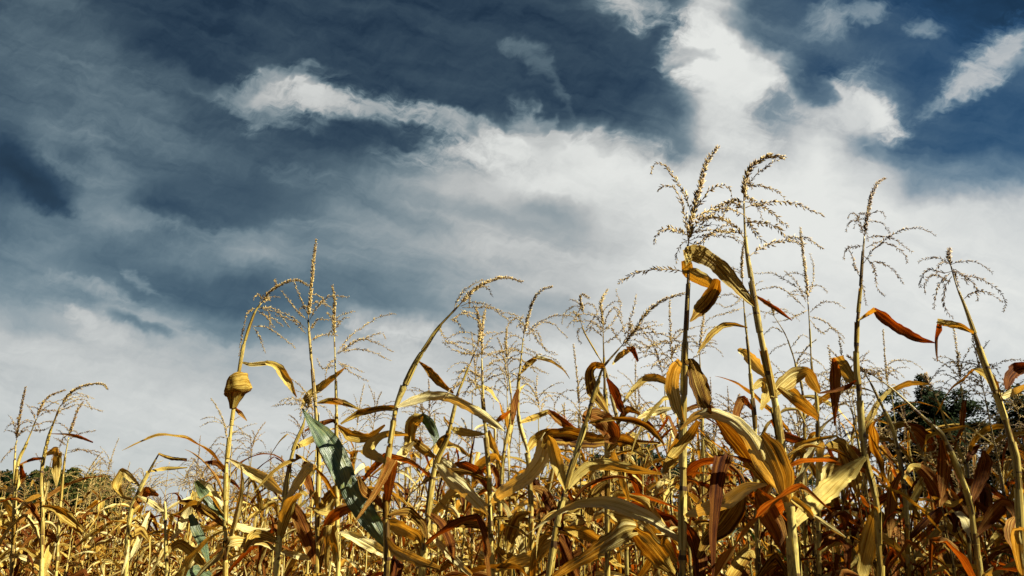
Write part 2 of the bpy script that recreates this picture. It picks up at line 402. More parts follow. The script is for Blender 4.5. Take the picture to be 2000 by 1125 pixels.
def blade(mb, P, Wd, side_fn, rng, curl=0.35, crease=0.25, wave=0.12, waves=2.5, seg=6, torn=0.0):
    """ribbon leaf: creased midrib, rolled margins, ruffled and ragged edges, pleats that run along it"""
    T = frames(P); dist = 0; vs = []; uv = []; fs = []
    ph1 = rng.uniform(0, 6.28); ph2 = rng.uniform(0, 6.28); n = len(P); cw = rng.uniform(0.6, 1.4)
    cols = seg + 1; off = rng.uniform(0, 50); cl_l = rng.uniform(0.4, 1.6); cl_r = rng.uniform(0.4, 1.6)
    for i, p in enumerate(P):
        if i: dist += (P[i] - P[i - 1]).length
        s, nn = side_fn(i, T[i])
        t = i / (n - 1)
        w = Wd[i] / 2
        base = curl * (0.7 + 0.6 * math.sin(cw * 6 * t + ph1)) + 0.02
        for k in range(cols):
            u = k / seg * 2 - 1
            th = max(min(abs(base * (cl_l if u < 0 else cl_r)), 2.6), 0.02)
            a = u * th
            x = w * math.sin(a) / th; z = w * (1 - math.cos(a)) / th
            z += crease * w * abs(u)
            z += wave * w * abs(u) ** 1.5 * math.sin(waves * 2 * PI * t + (ph1 if u < 0 else ph2))
            z += w * 0.16 * mnoise.noise(Vector((u * 1.5 + off, dist * 22, off)))
            z += w * 0.10 * mnoise.noise(Vector((u * 5.5 + off, dist * 5, off + 4)))
            x *= 1 + torn * abs(u) * mnoise.noise(Vector((off + (3 if u > 0 else 9), dist * 48, 0)))
            vs.append(p + s * x + nn * z); uv.append(((u + 1) / 2, dist))
    for i in range(n - 1):
        for k in range(seg):
            a = i * cols + k
            fs.append((a, a + 1, a + cols + 1, a + cols))
    mb.add(vs, fs, uv)

def spikelet(mb, p, d, ln, wd, col, rng):
    d = d.normalized(); a = d.orthogonal().normalized(); b = d.cross(a)
    m = p + d * ln * 0.42
    vs = [p, m + a * wd, m + b * wd * 0.8, m - a * wd, m - b * wd * 0.8, p + d * ln]
    fs = [(0, 2, 1), (0, 3, 2), (0, 4, 3), (0, 1, 4), (5, 1, 2), (5, 2, 3), (5, 3, 4), (5, 4, 1)]
    mb.add(vs, fs, [(col, 0)] * 6)

def rand_unit(rng):
    while True:
        v = Vector((rng.uniform(-1, 1), rng.uniform(-1, 1), rng.uniform(-1, 1)))
        if 0.05 < v.length < 1: return v.normalized()

def rachis(mb, P, r0, r1, ln, wd, step, per, rng, start=0.0, spread=0.55, detail=1.0, end_dense=1.0):
    """a tassel branch: thin stem with spikelets set along it, pointing forward and outward"""
    n = len(P)
    tube(mb, P, [r0 + (r1 - r0) * i / (n - 1) for i in range(n)], 5, 0.62)
    T = frames(P); acc = [0]
    for i in range(1, n): acc.append(acc[-1] + (P[i] - P[i - 1]).length)
    s = acc[-1] * start; j = 0; side = 1
    tot = acc[-1]
    while s < tot:
        while j < n - 2 and acc[j + 1] < s: j += 1
        q = (s - acc[j]) / max(acc[j + 1] - acc[j], 1e-9)
        p = P[j].lerp(P[j + 1], q); t = T[j].lerp(T[j + 1], q).normalized()
        for _ in range(per):
            if rng.random() < 0.12 + 0.25 * max(0, mnoise.noise(Vector((s * 18, r0 * 900, len(mb.v) * 0.00001)))): continue
            o = rand_unit(rng); o = (o - t * o.dot(t)).normalized()
            sp = spread * rng.uniform(0.5, 1.5)
            d = t + o * sp
            taper = 1.0 - 0.35 * (s / tot) ** 3
            spikelet(mb, p + o * r0 * 0.6, d, ln * rng.uniform(0.7, 1.2) * taper, wd * rng.uniform(0.7, 1.15) * taper, min(1, max(0, rng.gauss(0.52, 0.27))), rng)
        s += step * rng.uniform(0.6, 1.4)

# ------------------------------------------------------------------ ground
mb = MB(); G = 48
gv = []; gf = []; gu = []
def gco(i): 
    t = (i / G) * 2 - 1
    return math.copysign(abs(t) ** 2.2, t) * 900
for j in range(G + 1):
    for i in range(G + 1):
        x = gco(i); y = gco(j)
        z = 0.05 * mnoise.noise(Vector((x * 0.3, y * 0.3, 0)))
        gv.append(Vector((x, y, z - 0.03))); gu.append((x * 0.1, y * 0.1))
for j in range(G):
    for i in range(G): gf.append((j * (G + 1) + i, j * (G + 1) + i + 1, (j + 1) * (G + 1) + i + 1, (j + 1) * (G + 1) + i))
mb.add(gv, gf, gu)
tag(link('ground', mb.mesh('ground', M_SOIL)), 'brown field soil under the standing corn', None, None, 'structure')

# ------------------------------------------------------------------ traced corn plants
def parse(s):
    return [tuple(float(q) for q in p.split(',')) for p in s.split()]

def stalk_mesh(mb, P, rad, rng, nodes=0.17):
    """P sampled bottom to top; swollen dark joints, the sheaths above them a little thicker"""
    Q = []; rr = []; acc = 0; ring = []
    ph0 = rng.uniform(0, nodes); jit = [rng.uniform(-0.004, 0.004) for _ in P]
    for i, p in enumerate(P):
        if i: acc += (P[i] - P[i - 1]).length
        ph = ((acc + ph0) % nodes) / nodes
        near = min(ph, 1 - ph) * nodes
        k = 1.0 + 0.42 * math.exp(-(near / 0.007) ** 2) + 0.13 * (1 - ph) * (1 if ph > 0.04 else 0)
        o = Vector((mnoise.noise(Vector((acc * 9, ph0 * 50, 1))), mnoise.noise(Vector((acc * 9, ph0 * 50, 8))), 0)) * rad[i] * 0.5
        Q.append(p + o); rr.append(rad[i] * k * 0.90); ring.append(near < 0.009)
    tube(mb, Q, rr, 10)
    mb.ring = [ring[i] for i in range(len(P) - 1) for _ in range(10)]

def stalk_obj(mb, name, base=Vector((0, 0, 0))):
    me = mb.mesh(name, M_STALK, base); me.materials.append(M_NODE)
    for i, r in enumerate(mb.ring):
        if r: me.polygons[i].material_index = 1
    return me

leafsplit = None
def gen_leaf(rng, z0, az, length, wmax, low=False, res=0.02, seg=6):
    el = R(rng.uniform(25, 78)); p = Vector((0, 0, z0)); pts = [p.copy()]; n = max(9, int(length / res)); st = length / n
    droop = rng.uniform(0.6, 3.6); drift = rng.uniform(-1.5, 1.5)
    kinks = sorted(rng.uniform(0.12, 0.9) for _ in range(rng.choice((0, 1, 1, 2, 2, 3))))
    floor_ = R(rng.uniform(-88, -25)); roll = rng.uniform(-0.6, 0.6); rate = rng.uniform(-3.5, 3.5) if rng.random() < 0.6 else rng.uniform(-1, 1)
    rolls = [roll]
    for i in range(n):
        t = i / n
        el -= droop * st / length * (0.3 + 1.4 * t)
        if kinks and t > kinks[0]:
            kinks.pop(0); el -= rng.uniform(0.5, 1.9) if el > -0.6 else rng.uniform(-0.9, 0.3); az += rng.uniform(-0.9, 0.9); roll += rng.uniform(-0.9, 0.9)
        el = max(el, floor_); az += drift * st / length; roll += rate / n
        p = p + Vector((math.cos(az) * math.cos(el), math.sin(az) * math.cos(el), math.sin(el))) * st
        pts.append(p.copy()); rolls.append(roll)
    def sf(i, T):
        s0 = T.cross(Vector((0, 0, 1)))
        if s0.length < 0.15: s0 = Vector((math.sin(az), -math.cos(az), 0))
        s0.normalize(); n0 = s0.cross(T).normalized(); r = rolls[i]
        return s0 * math.cos(r) + n0 * math.sin(r), n0 * math.cos(r) - s0 * math.sin(r)
    pk = rng.uniform(0.2, 0.4)
    Wd = [wmax * ((0.4 + 0.6 * (t / pk)) if t < pk else max(0, 1 - ((t - pk) / (1 - pk)) ** 1.35)) + 0.0015 for t in (i / n for i in range(n + 1))]
    mb = MB(); blade(mb, pts, Wd, sf, rng, rng.choice((0.3, 0.7, 1.2, 1.9)) * rng.uniform(0.7, 1.2), rng.uniform(-0.3, 0.6), rng.uniform(0.08, 0.35), length / 0.12, seg, 0.2)
    return mb

leafcount = [0]
def hero(D, label, stalk, spike='', *a, **k):
    return hero_(D, label, stalk, spike, *a, **k)

def hero_(D, label, stalk, spike='', branches=(), leaves=(), tas='s', lean=True, seed=1, spread=0.75, spk=1.0, cat='corn plant', wk=0.66):
    rng = random.Random(seed * 77 + 5)
    sp = parse(stalk)                      # top to bottom in the photo: x,y,width
    pts = []
    for (x, y, w) in sp:
        p = at(x, y, D); pts.append((p.x, p.y, p.z, w * wk * mpp(x, y, D) / 2))
    # carry the stalk on down to the soil
    b = pts[-1]; a = pts[-2]
    dx = (b[0] - a[0]) / max(a[2] - b[2], 0.05)
    h = b[2]
    pts.append((b[0] + dx * h * 0.45, b[1], h * 0.5, b[3] * 1.08))
    pts.append((b[0] + dx * h * 0.62, b[1], -0.02, b[3] * 1.15))
    base = Vector((pts[-1][0], pts[-1][1], 0))
    root = bpy.data.objects.new('corn_plant', None); COL.objects.link(root); root.location = base
    root.empty_display_size = 0.1
    tag(root, label, cat)
    S = catmull(pts[::-1], max(24, int((pts[0][2]) / 0.012)))
    mb = MB(); stalk_mesh(mb, [Vector(q[:3]) for q in S], [max(q[3], 0.0012) for q in S], rng)
    link('stalk', stalk_obj(mb, 'stalk', base), root)
    SP = [Vector(q[:3]) for q in S]; SR = [q[3] for q in S]; ST = frames(SP); i = 0; top = SP[-1].z
    while i < len(SP) - 14:
        if SP[i].z < 0.9: i += 1; continue
        ln = rng.randint(8, 13); a0 = rng.uniform(0, 6.28); gap = rng.uniform(0.3, 1.3); mbs = MB(); vs = []; uv = []; fs = []; NS = 11
        for k in range(ln):
            q = i + k; t = k / (ln - 1); T_ = ST[q]; sx = T_.orthogonal().normalized(); sy = T_.cross(sx)
            for m_ in range(NS + 1):
                a = a0 + gap / 2 * (0.4 + t) + (2 * PI - gap * (0.4 + t)) * m_ / NS
                edge = abs(m_ / NS - 0.5) * 2
                r_ = SR[q] * (1.10 + 0.10 * math.sin(t * PI)) + 0.0006 + SR[q] * 0.45 * t ** 4 * edge ** 3
                vs.append(SP[q] + (sx * math.cos(a) + sy * math.sin(a)) * r_ + T_ * (rng.uniform(-.004, .006) if k == ln - 1 else 0)); uv.append((m_ / NS, t * 0.16 + i))
        for k in range(ln - 1):
            for m_ in range(NS):
                q = k * (NS + 1) + m_; fs.append((q, q + 1, q + NS + 2, q + NS + 1))
        mbs.add(vs, fs, uv); link('leaf_sheath', mbs.mesh('leaf_sheath', rng.choice((M_STALK, M_STALK, M_STALK, M_GOLD, M_STALK)), base), root)
        i += ln + rng.randint(0, 5)
    unit = mpp(1000, 700, D)
    mat = M_TAS if tas == 's' else M_TASD
    k = 0.0105 if D < 3.3 else 0.0100
    for q in range(rng.randint(4, 6) if D > 2.4 else 2):
        zz = rng.uniform(1.15, min(1.95, S[-1][2] - 0.5)); nd = min(S, key=lambda g: abs(g[2] - zz))
        lb = gen_leaf(rng, 0, rng.uniform(0, 6.28), rng.uniform(0.4, 0.7), rng.uniform(0.028, 0.055), seg=8, res=0.014)
        lm = lb.mesh('leaf', rng.choice((M_GOLD, M_PALE, M_RUST, M_GOLD) if D > 3 and nd[0] < 1.2 else (M_GOLD, M_RUST, M_RUST, M_PALE)), base - Vector(nd[:3]))
        link('leaf', lm, root)
    if spike:
        pp = parse(spike); n = len(pp); am = rng.uniform(-0.10, 0.10)
        P = [tuple(at(q[0], q[1], D + am * (i / max(n - 1, 1)) ** 2)) for i, q in enumerate(pp)]
        L = sum(math.dist(a, b) for a, b in zip(P, P[1:]))
        P = [Vector(q) for q in catmull(P, max(8, int(L / 0.02)))]
        mb = MB(); rachis(mb, P, 0.0020, 0.0009, 0.0165 * spk, 0.0029 * spk, 0.0046, 5, rng, 0.06, 0.72)
        tob = link('tassel', mb.mesh('tassel', mat, base), root)
        tp = Vector(S[-1][:3])
        for q in range(rng.randint(2, 5)):
            a = rng.uniform(0, 6.28); e = R(rng.uniform(20, 70)); Lb = rng.uniform(0.09, 0.17); q0 = tp.lerp(P[len(P) // 3], rng.random()); B = [q0.copy()]; dr = rng.uniform(0.6, 2.4)
            for u in range(9):
                e -= dr / 9; q0 = q0 + Vector((math.cos(a) * math.cos(e), math.sin(a) * math.cos(e), math.sin(e))) * (Lb / 9); B.append(q0.copy())
            mb = MB(); rachis(mb, B, 0.0011, 0.0005, 0.0135, 0.0024, 0.0066, 2, rng, 0.10, spread)
            link('tassel_branch', mb.mesh('tassel_branch', mat, base), tob)
        for bs in branches:
            bp = parse(bs); n = len(bp); am = rng.uniform(-0.16, 0.16)
            P = [tuple(at(q[0], q[1], D + am * math.sin((i / max(n - 1, 1)) * 2.0))) for i, q in enumerate(bp)]
            L = sum(math.dist(a, b) for a, b in zip(P, P[1:]))
            P = [Vector(q) for q in catmull(P, max(8, int(L / 0.016)))]
            mb = MB(); rachis(mb, P, 0.0013, 0.0006, 0.0150 * spk, 0.0026 * spk, 0.0064, 2, rng, 0.10, spread)
            link('tassel_branch', mb.mesh('tassel_branch', mat, base), tob)
    for ls in leaves:
        add_leaf(root, base, D, ls, rng)
    return root

def add_leaf(root, base, D, ls, rng):
    f = ls.split('|'); kind = f[0][0]; opt = f[0][1:]
    # options after the material letter: a depth shift in cm at the tip, e.g. g+20 / g-15
    tip = float(opt) / 100 if opt else rng.uniform(-0.14, 0.14)
    lp = parse(f[1]); n = len(lp)
    rolls = [R(float(q)) for q in f[2].split(',')] if len(f) > 2 else [R(rng.uniform(-38, 38)), R(rng.uniform(-38, 38))]
    dys = [float(q) / 100 for q in f[3].split(',')] if len(f) > 3 else None
    rows = []
    for i, q in enumerate(lp):
        t = i / max(n - 1, 1)
        dy = dys[min(i, len(dys) - 1)] if dys else tip * t + 0.05 * math.sin(t * PI)
        p = at(q[0], q[1], D + dy - 0.012)
        rows.append((p.x, p.y, p.z, q[2] * mpp(q[0], q[1], D + dy)))
    L = sum(math.dist(a[:3], b[:3]) for a, b in zip(rows, rows[1:]))
    S = catmull(rows, max(16, int(L / 0.009)), 0.32)
    P = [Vector(q[:3]) for q in S]; N = len(P)
    curl = 0.12 if kind == 'v' else rng.uniform(0.15, 0.55)
    def sf(i, T):
        t = i / (N - 1)
        x = t * (len(rolls) - 1); j = min(int(x), len(rolls) - 2); r = rolls[j] + (rolls[j + 1] - rolls[j]) * (x - j)
        V = (P[i] - CAMP).normalized()
        s0 = T.cross(V)
        if s0.length < 1e-4: s0 = Vector((0, 0, 1))
        s0.normalize(); n0 = s0.cross(T).normalized()
        if n0.dot(V) > 0: n0 = -n0
        s = s0 * math.cos(r) + n0 * math.sin(r)
        return s, (n0 * math.cos(r) - s0 * math.sin(r))
    Wd = []
    for i, q in enumerate(S):
        t = i / (N - 1); x = t * (len(rolls) - 1); j = min(int(x), len(rolls) - 2); r = rolls[j] + (rolls[j + 1] - rolls[j]) * (x - j)
        Wd.append(max(q[3], 0.001) * (0.88 if kind == 'v' else 0.86) / max(math.cos(r), 0.5))
    mb = MB(); blade(mb, P, Wd, sf, rng, curl, rng.choice((-1, 1)) * (0.12 if kind == 'v' else rng.uniform(0.12, 0.5)), 0.06 if kind == 'v' else rng.uniform(0.12, 0.30), L / 0.13, 14, 0.06 if kind == "v" else 0.20)
    o = link('leaf', mb.mesh('leaf', LEAFM[kind], base), root)
    if kind == 'v': o['label'] = 'leaf still green with yellow edges'
    leafcount[0] += 1
    return o

hero(2.15, 'tall stalk topped by the highest brown tassel, broad leaf wrapped round its upper stem',
 '1344,478,6 1344,540,9 1341,620,12 1337,700,17 1334,850,20 1333,1000,21 1333,1125,22',
 '1344,478 1351,430 1360,390 1372,346 1382,314 1402,288',
 ['1350,418 1340,386 1324,358 1308,334 1292,320 1276,322 1271,340','1344,470 1339,430 1330,394 1319,368 1300,362 1285,370','1344,460 1324,450 1304,446 1284,456 1276,478',
  '1356,414 1372,390 1388,370 1412,362 1426,368 1430,390','1352,430 1380,414 1404,402 1428,392 1450,394','1346,474 1362,478 1380,462 1404,446 1424,440',
  '1342,534 1324,528 1296,526 1260,528 1232,538 1206,554','1356,446 1366,430 1384,424 1412,430 1430,440'],
 ['p|1335,825,10 1322,795,28 1312,752,32 1318,722,28 1328,705,14|10,-20','g|1338,705,8 1352,708,24 1362,740,40 1375,780,34 1390,808,6|-30,20',
  'p|1338,1008,8 1372,996,28 1419,981,30 1459,953,26 1498,947,4|5,30|0,-8,-12,-14,-14','g|1330,838,4 1318,870,14 1310,893,20 1300,903,6',
  'g|1336,870,12 1322,880,26 1304,905,22 1296,925,5','r|1336,1020,8 1352,1050,30 1362,1090,34 1366,1130,20'], tas='s', seed=1, spk=1.15)
hero(2.1, 'leaning tall stalk with drooping brown tassel and a long arching leaf low on it',
 '1453,394,5 1454,430,6 1458,486,8 1464,526,11 1474,590,14 1488,670,17 1508,759,18 1518,818,20 1530,901,22 1538,957,25 1546,1036,25 1553,1125,31',
 '1453,394 1454,360 1462,334 1480,316 1500,304 1530,308',
 ['1456,406 1476,398 1500,396 1528,393 1560,400 1584,412 1608,419','1456,394 1476,398 1500,410 1520,426 1540,444','1458,430 1480,436 1504,438 1524,450 1544,470 1572,478',
  '1457,422 1468,442 1480,462 1496,472','1462,502 1480,488 1504,478 1532,470 1560,464 1580,468 1606,484','1452,394 1428,392 1408,402 1392,420','1452,456 1428,452 1404,454 1384,462 1364,482',
  '1456,470 1436,442 1412,428 1384,424 1364,436','1454,410 1436,398 1420,400 1410,430','1454,420 1430,410 1400,412 1378,430 1366,452'],
 ['p|1474,598,6 1452,574,24 1430,548,32 1404,520,36 1375,500,38 1352,494,36 1338,503,30|25,20,10,-30|0,1,2,3,3,1,-4','g|1339,508,20 1346,530,28 1370,545,32 1396,558,20|-10,15|4,6,6,4',
  'g|1402,545,16 1396,566,32 1380,590,36 1362,608,28 1347,628,4|20,-20','r|1476,578,4 1494,590,11 1520,606,10 1547,626,2',
  'p|1508,775,6 1526,755,34 1550,735,38 1577,726,22 1590,742,30 1602,766,8|-25,20,50','g|1520,757,8 1561,787,26 1597,816,12',
  'p|1540,975,14 1522,949,36 1490,901,42 1466,854,34 1435,822,28 1395,805,24 1360,811,18 1328,838,4|-30,-10,20,35|0,-4,-8,-10,-9,-6,-3,0',
  'g|1395,812,10 1430,850,30 1470,900,34 1505,945,20|30,40|-4,-4,-2,0','p|1535,980,14 1530,930,46 1512,885,50 1488,850,22|15,-15|0,-8,-10,-8','g|1364,822,12 1348,850,22 1316,886,20 1300,902,4',
  'g|1545,973,14 1577,996,20 1590,1010,14|-20,30','p|1588,1006,8 1605,1018,10 1625,1032,10 1652,1050,2','r|1538,975,14 1510,990,40 1475,960,20','r|1478,960,16 1500,1000,46 1522,1045,36 1532,1085,6|-20,25',
  'g|1450,955,24 1440,990,44 1410,1030,48 1380,1050,30 1362,1090,8|20,-25','g|1425,1130,26 1446,1098,32 1464,1076,22 1472,1090,8'], tas='s', seed=2, spk=1.15, wk=0.70)
hero(2.9, 'slim straight stalk with upright dark tassel and one rust leaf pointing far right',
 '1688,462,5 1685,498,6 1680,569,8 1674,640,11 1673,720,14 1679,767,15 1685,864,16 1693,906,16 1712,984,17 1720,1125,17',
 '1688,462 1692,435 1697,407 1703,380 1714,358 1728,348',
 ['1687,459 1681,441 1674,423 1664,416 1655,425','1688,480 1664,482 1653,487 1648,498 1649,507','1679,540 1669,519 1664,498 1656,485 1649,494','1687,514 1703,491 1728,469 1756,452 1784,445 1809,450 1827,460',
  '1692,466 1713,460 1735,464 1756,473 1774,487 1781,492','1692,484 1713,473 1735,476 1756,487 1768,498 1772,514','1688,500 1703,516 1710,537 1713,562 1728,577','1706,510 1728,516 1749,533 1765,555','1678,537 1685,558 1692,597'],
 ['g|1676,626,3 1692,615,8 1708,604,11','r|1706,603,10 1728,620,24 1756,641,24 1792,661,17 1827,670,2|20,-10','p|1680,750,8 1664,742,22 1650,722,30 1634,698,26|30,-20','r|1628,700,8 1632,730,26 1632,770,22 1630,832,2|0,25',
  'r|1672,742,4 1650,757,10 1600,768,4','g-20|1690,890,12 1650,925,38 1600,972,44 1550,1020,22|25,10','g|1616,872,10 1642,868,30 1660,900,40 1668,935,30 1678,972,4|-30,30','r|1694,905,6 1672,880,12 1650,872,16 1632,880,6',
  'g|1712,990,10 1700,1040,36 1688,1090,34 1680,1130,20'], tas='d', seed=3)
hero(2.6, 'dark leaning stalk nearest the right edge, tassel branches hanging like an umbrella',
 '1857,519,4 1870,562,5 1884,597,7 1902,647,11 1916,690,15 1937,748,15 1960,810,16 1979,875,18 1987,922,18 1998,1125,20',
 '1857,519 1853,498 1855,485',
 ['1859,530 1841,533 1820,526 1806,530 1797,548 1797,562','1856,551 1834,540 1817,540 1806,555 1808,576','1856,533 1838,551 1829,569 1824,603','1859,540 1847,558 1843,583 1849,608 1863,622',
  '1866,526 1884,539 1909,542 1934,555 1955,572 1964,590 1960,608','1877,544 1895,548 1907,565 1909,587','1884,583 1898,572 1923,569 1944,580 1959,590','1862,525 1868,545 1874,560','1860,528 1872,534 1884,539 1890,556'],
 ['g|1902,650,6 1877,638,14 1850,632,16 1831,627,10','r|1836,628,8 1834,645,12 1829,660,7 1829,683,5 1831,706,2','p|1956,774,14 1978,766,16 2006,752,8','r|1966,762,10 1970,738,24 1985,720,28 2012,712,20'], tas='d', seed=4)
hero(3.6, 'thin pale stalk with feathery tassel, left of the slim straight stalk',
 '1578,590,3 1582,650,4 1586,720,5 1595,780,9 1598,900,11 1600,1125,12',
 '1578,590 1574,540 1568,490 1563,445',
 ['1574,590 1564,566 1552,546 1532,530','1576,582 1586,558 1590,526 1582,494','1572,602 1548,578 1524,562 1500,562 1476,568','1564,566 1540,550 1508,534 1472,534','1582,610 1604,592 1628,590 1650,602','1580,618 1608,626 1632,646 1648,670','1576,606 1544,622 1512,630','1582,625 1605,650 1625,640 1650,660'],
 ['g|1598,815,8 1570,790,26 1540,762,22 1522,752,6','r|1598,880,6 1560,860,16 1530,850,22 1505,820,4','p|1600,960,6 1620,920,26 1648,905,22 1670,930,4','g|1600,940,6 1580,905,22 1560,880,18 1545,905,5'], seed=5)
hero(3.9, 'slender stalk with a short tassel just behind the leaning tall stalk',
 '1450,550,3 1454,610,4 1462,690,7 1468,760,10 1476,860,12 1480,1125,13',
 '1450,550 1449,520 1452,480 1458,460',
 ['1451,570 1440,590 1420,600 1395,590','1452,580 1470,560 1490,548','1452,590 1430,575 1405,580 1385,600','1453,600 1425,610 1390,620 1370,640'],
 ['g|1460,640,3 1436,634,8 1412,636,13 1388,654,14 1362,690,3','p|1440,683,12 1456,692,22 1476,712,28 1504,742,6','g|1470,760,6 1490,745,22 1500,765,26 1486,800,6','r|1470,800,5 1450,780,20 1438,810,18 1440,850,4'], seed=6)
hero(4.4, 'thin stalk with small tassel low between the two tallest stalks',
 '1366,690,3 1368,740,5 1372,850,8 1376,1125,9','1366,690 1370,650 1376,610',
 ['1366,690 1385,670 1400,672','1367,680 1350,660 1335,660','1370,660 1385,640 1410,640'],['g|1370,850,6 1395,880,20 1415,920,20 1420,960,4','r|1372,900,6 1350,930,20 1345,970,5'], seed=7)
hero(4.2, 'spindly stalk with a wispy tassel leaning left near the thin pale stalk',
 '1512,618,2 1532,650,3 1544,680,3 1556,720,5 1570,800,7 1575,1125,9','1512,618 1508,600 1500,585',['1532,650 1510,640 1490,655','1540,670 1515,680 1495,700','1544,680 1565,655 1580,660','1548,690 1575,690 1600,710'],
 ['g|1570,880,5 1590,850,18 1610,870,4'], seed=8)
hero(2.9, 'stout stalk leaning right, straw tassel bent towards the tallest stalk',
 '1210,680,5 1180,715,7 1170,740,9 1159,775,11 1145,822,13 1126,884,15 1104,955,15 1086,1040,17 1073,1125,18',
 '1210,680 1238,648 1262,612 1284,592 1310,580 1336,573',
 ['1214,672 1200,650 1190,640 1170,650','1224,664 1230,630 1238,600 1244,574','1232,655 1260,650 1290,652 1330,668','1218,668 1250,680 1290,672','1222,660 1215,630 1200,600','1240,645 1270,640 1285,660'],
 ['p|1196,712,4 1210,694,13 1226,682,15|10,30','r|1224,682,12 1236,684,15 1246,706,4','g|1180,716,10 1160,715,16 1153,730,24 1160,765,26 1176,790,20 1188,806,6','r|1186,740,6 1200,765,20 1210,790,20 1220,810,4',
  'r|1140,826,6 1150,812,30 1178,822,46 1196,852,40 1180,860,10','p|1080,1128,14 1110,1108,22 1151,1083,28 1190,1057,42 1222,1036,50 1244,1034,30|-10,-35|0,-10,-15,-20,-22,-22','g|1236,1034,24 1262,1060,48 1290,1092,44 1318,1122,14|30,-10|-22,-20,-16,-12',
  'g|1110,955,4 1125,930,20 1150,910,22 1190,907,26 1240,917,20 1292,926,4|-20,20','g|1104,958,6 1088,905,30 1078,865,24 1070,850,6|20,-20','g|1150,826,6 1200,818,10 1240,822,15 1270,838,15 1297,868,5',
  'g|1101,1030,8 1135,1036,30 1167,1055,26 1192,1072,8'], seed=9)
hero(3.3, 'upright stalk with a pale tassel, parallel to the stout stalk leaning right',
 '1178,640,3 1180,720,6 1184,800,11 1186,900,13 1186,1125,14','1178,640 1176,615 1174,590 1186,566',
 ['1178,645 1165,620 1150,610','1179,650 1200,625 1212,600 1203,565','1178,640 1190,610 1205,600 1215,620','1179,660 1155,640 1140,650','1180,670 1205,655 1225,630','1178,650 1160,630 1140,625'],
 ['p|1213,792,4 1237,760,11 1261,739,17 1285,738,18 1306,748,12','p|1243,818,3 1277,802,20 1312,797,7','g|1186,880,8 1205,860,30 1232,866,24 1260,895,4','p|1186,1000,8 1210,1010,28 1250,1020,28 1290,1060,5','g|1186,940,6 1165,960,24 1150,1000,22 1148,1030,4','g|1245,1012,10 1270,1036,28 1300,1066,28 1322,1098,8'], seed=10)
hero(3.6, 'straw stalk leaning left below a curled pale tassel tip, right of centre',
 '1132,620,2 1142,650,3 1165,690,4 1182,722,5 1196,780,8 1215,880,10 1225,1125,11','1140,612 1134,590 1134,575 1150,582',
 ['1136,622 1120,610 1105,620','1140,635 1128,650 1135,672','1145,640 1160,620 1172,600','1142,630 1120,625 1108,640','1150,650 1160,630 1175,640'],
 ['g|1205,830,5 1225,800,16 1250,808,4','r|1215,900,6 1240,930,26 1255,980,20 1250,1020,4'], seed=11)
hero(3.1, 'stalk bowing right with its golden tassel arched over like a fishing rod',
 '897,596,5 857,639,8 835,672,10 812,708,13 792,750,16 775,790,12 768,830,13 759,884,15 753,930,16 754,1008,16 756,1125,17',
 '897,596 920,572 945,554 985,542 1020,550',
 ['897,596 915,572 935,560 956,560','887,607 892,588 913,562 940,548 955,550','903,601 929,601 953,600 980,609 1009,616','900,604 913,615 932,625 943,641','881,623 897,633 905,648','860,641 868,660 875,673','868,672 880,668 900,680 925,690','900,598 925,590 960,600 1000,632','880,625 905,612 930,612 950,625'],
 ['g|818,706,3 836,722,16 858,745,20 886,768,4','p|775,795,4 807,782,20 838,773,22 869,775,20 899,787,20 936,806,20 964,825,16 985,842,3|-30,20,-20','g|770,797,12 733,800,15 700,807,15 665,828,4|20,-20',
  'g|757,905,8 719,880,28 740,855,18 762,847,14 797,850,5','p|752,935,8 772,905,20 790,880,20 808,862,4','r|755,1000,4 735,975,18 712,958,22 700,930,6','p-15|755,1050,6 770,1072,20 812,1092,24 860,1110,10','g|760,1005,4 796,999,22 824,1024,24 833,1050,6'], seed=12)
hero(3.7, 'straight slender stalk at centre topped by a tangle of straw tassel branches',
 '941,700,4 943,775,9 949,853,11 955,930,12 958,1024,13 961,1125,13','941,700 941,665 943,630 948,605',
 ['937,697 918,692 898,688','940,690 955,665 975,650 1000,651','942,700 968,688 1000,684 1030,690 1055,705','942,720 970,705 1005,700 1035,712 1070,730','941,740 915,725 890,730','941,750 965,735 1000,730 1030,750','940,735 920,750 905,775','942,760 925,745 900,745 880,770','942,755 970,760 990,775','940,680 925,665 905,660','941,690 925,675 900,668 875,672'],
 ['p|958,982,10 980,962,28 1027,935,32 1056,900,36 1068,866,34 1074,848,22|-20,25|0,-10,-16,-20,-22,-22','g|1060,875,20 1075,852,38 1110,850,46 1150,860,36 1200,862,18 1290,866,4|20,-30|-22,-22,-18,-15,-12,-10','g|948,848,4 920,846,16 895,842,18 880,836,4','r|955,960,6 945,940,18 925,918,28 905,908,22 888,906,5',
  'p|958,990,4 935,975,10 905,945,22 880,915,28 856,895,16','g|962,1040,6 930,1025,16 890,1022,18 855,1020,4','p|963,1116,8 1000,1100,26 1042,1088,34 1075,1062,20 1092,1052,4|0,30|0,-10,-15,-18,-18','g|960,1060,6 985,1085,22 1030,1110,24'], seed=13)
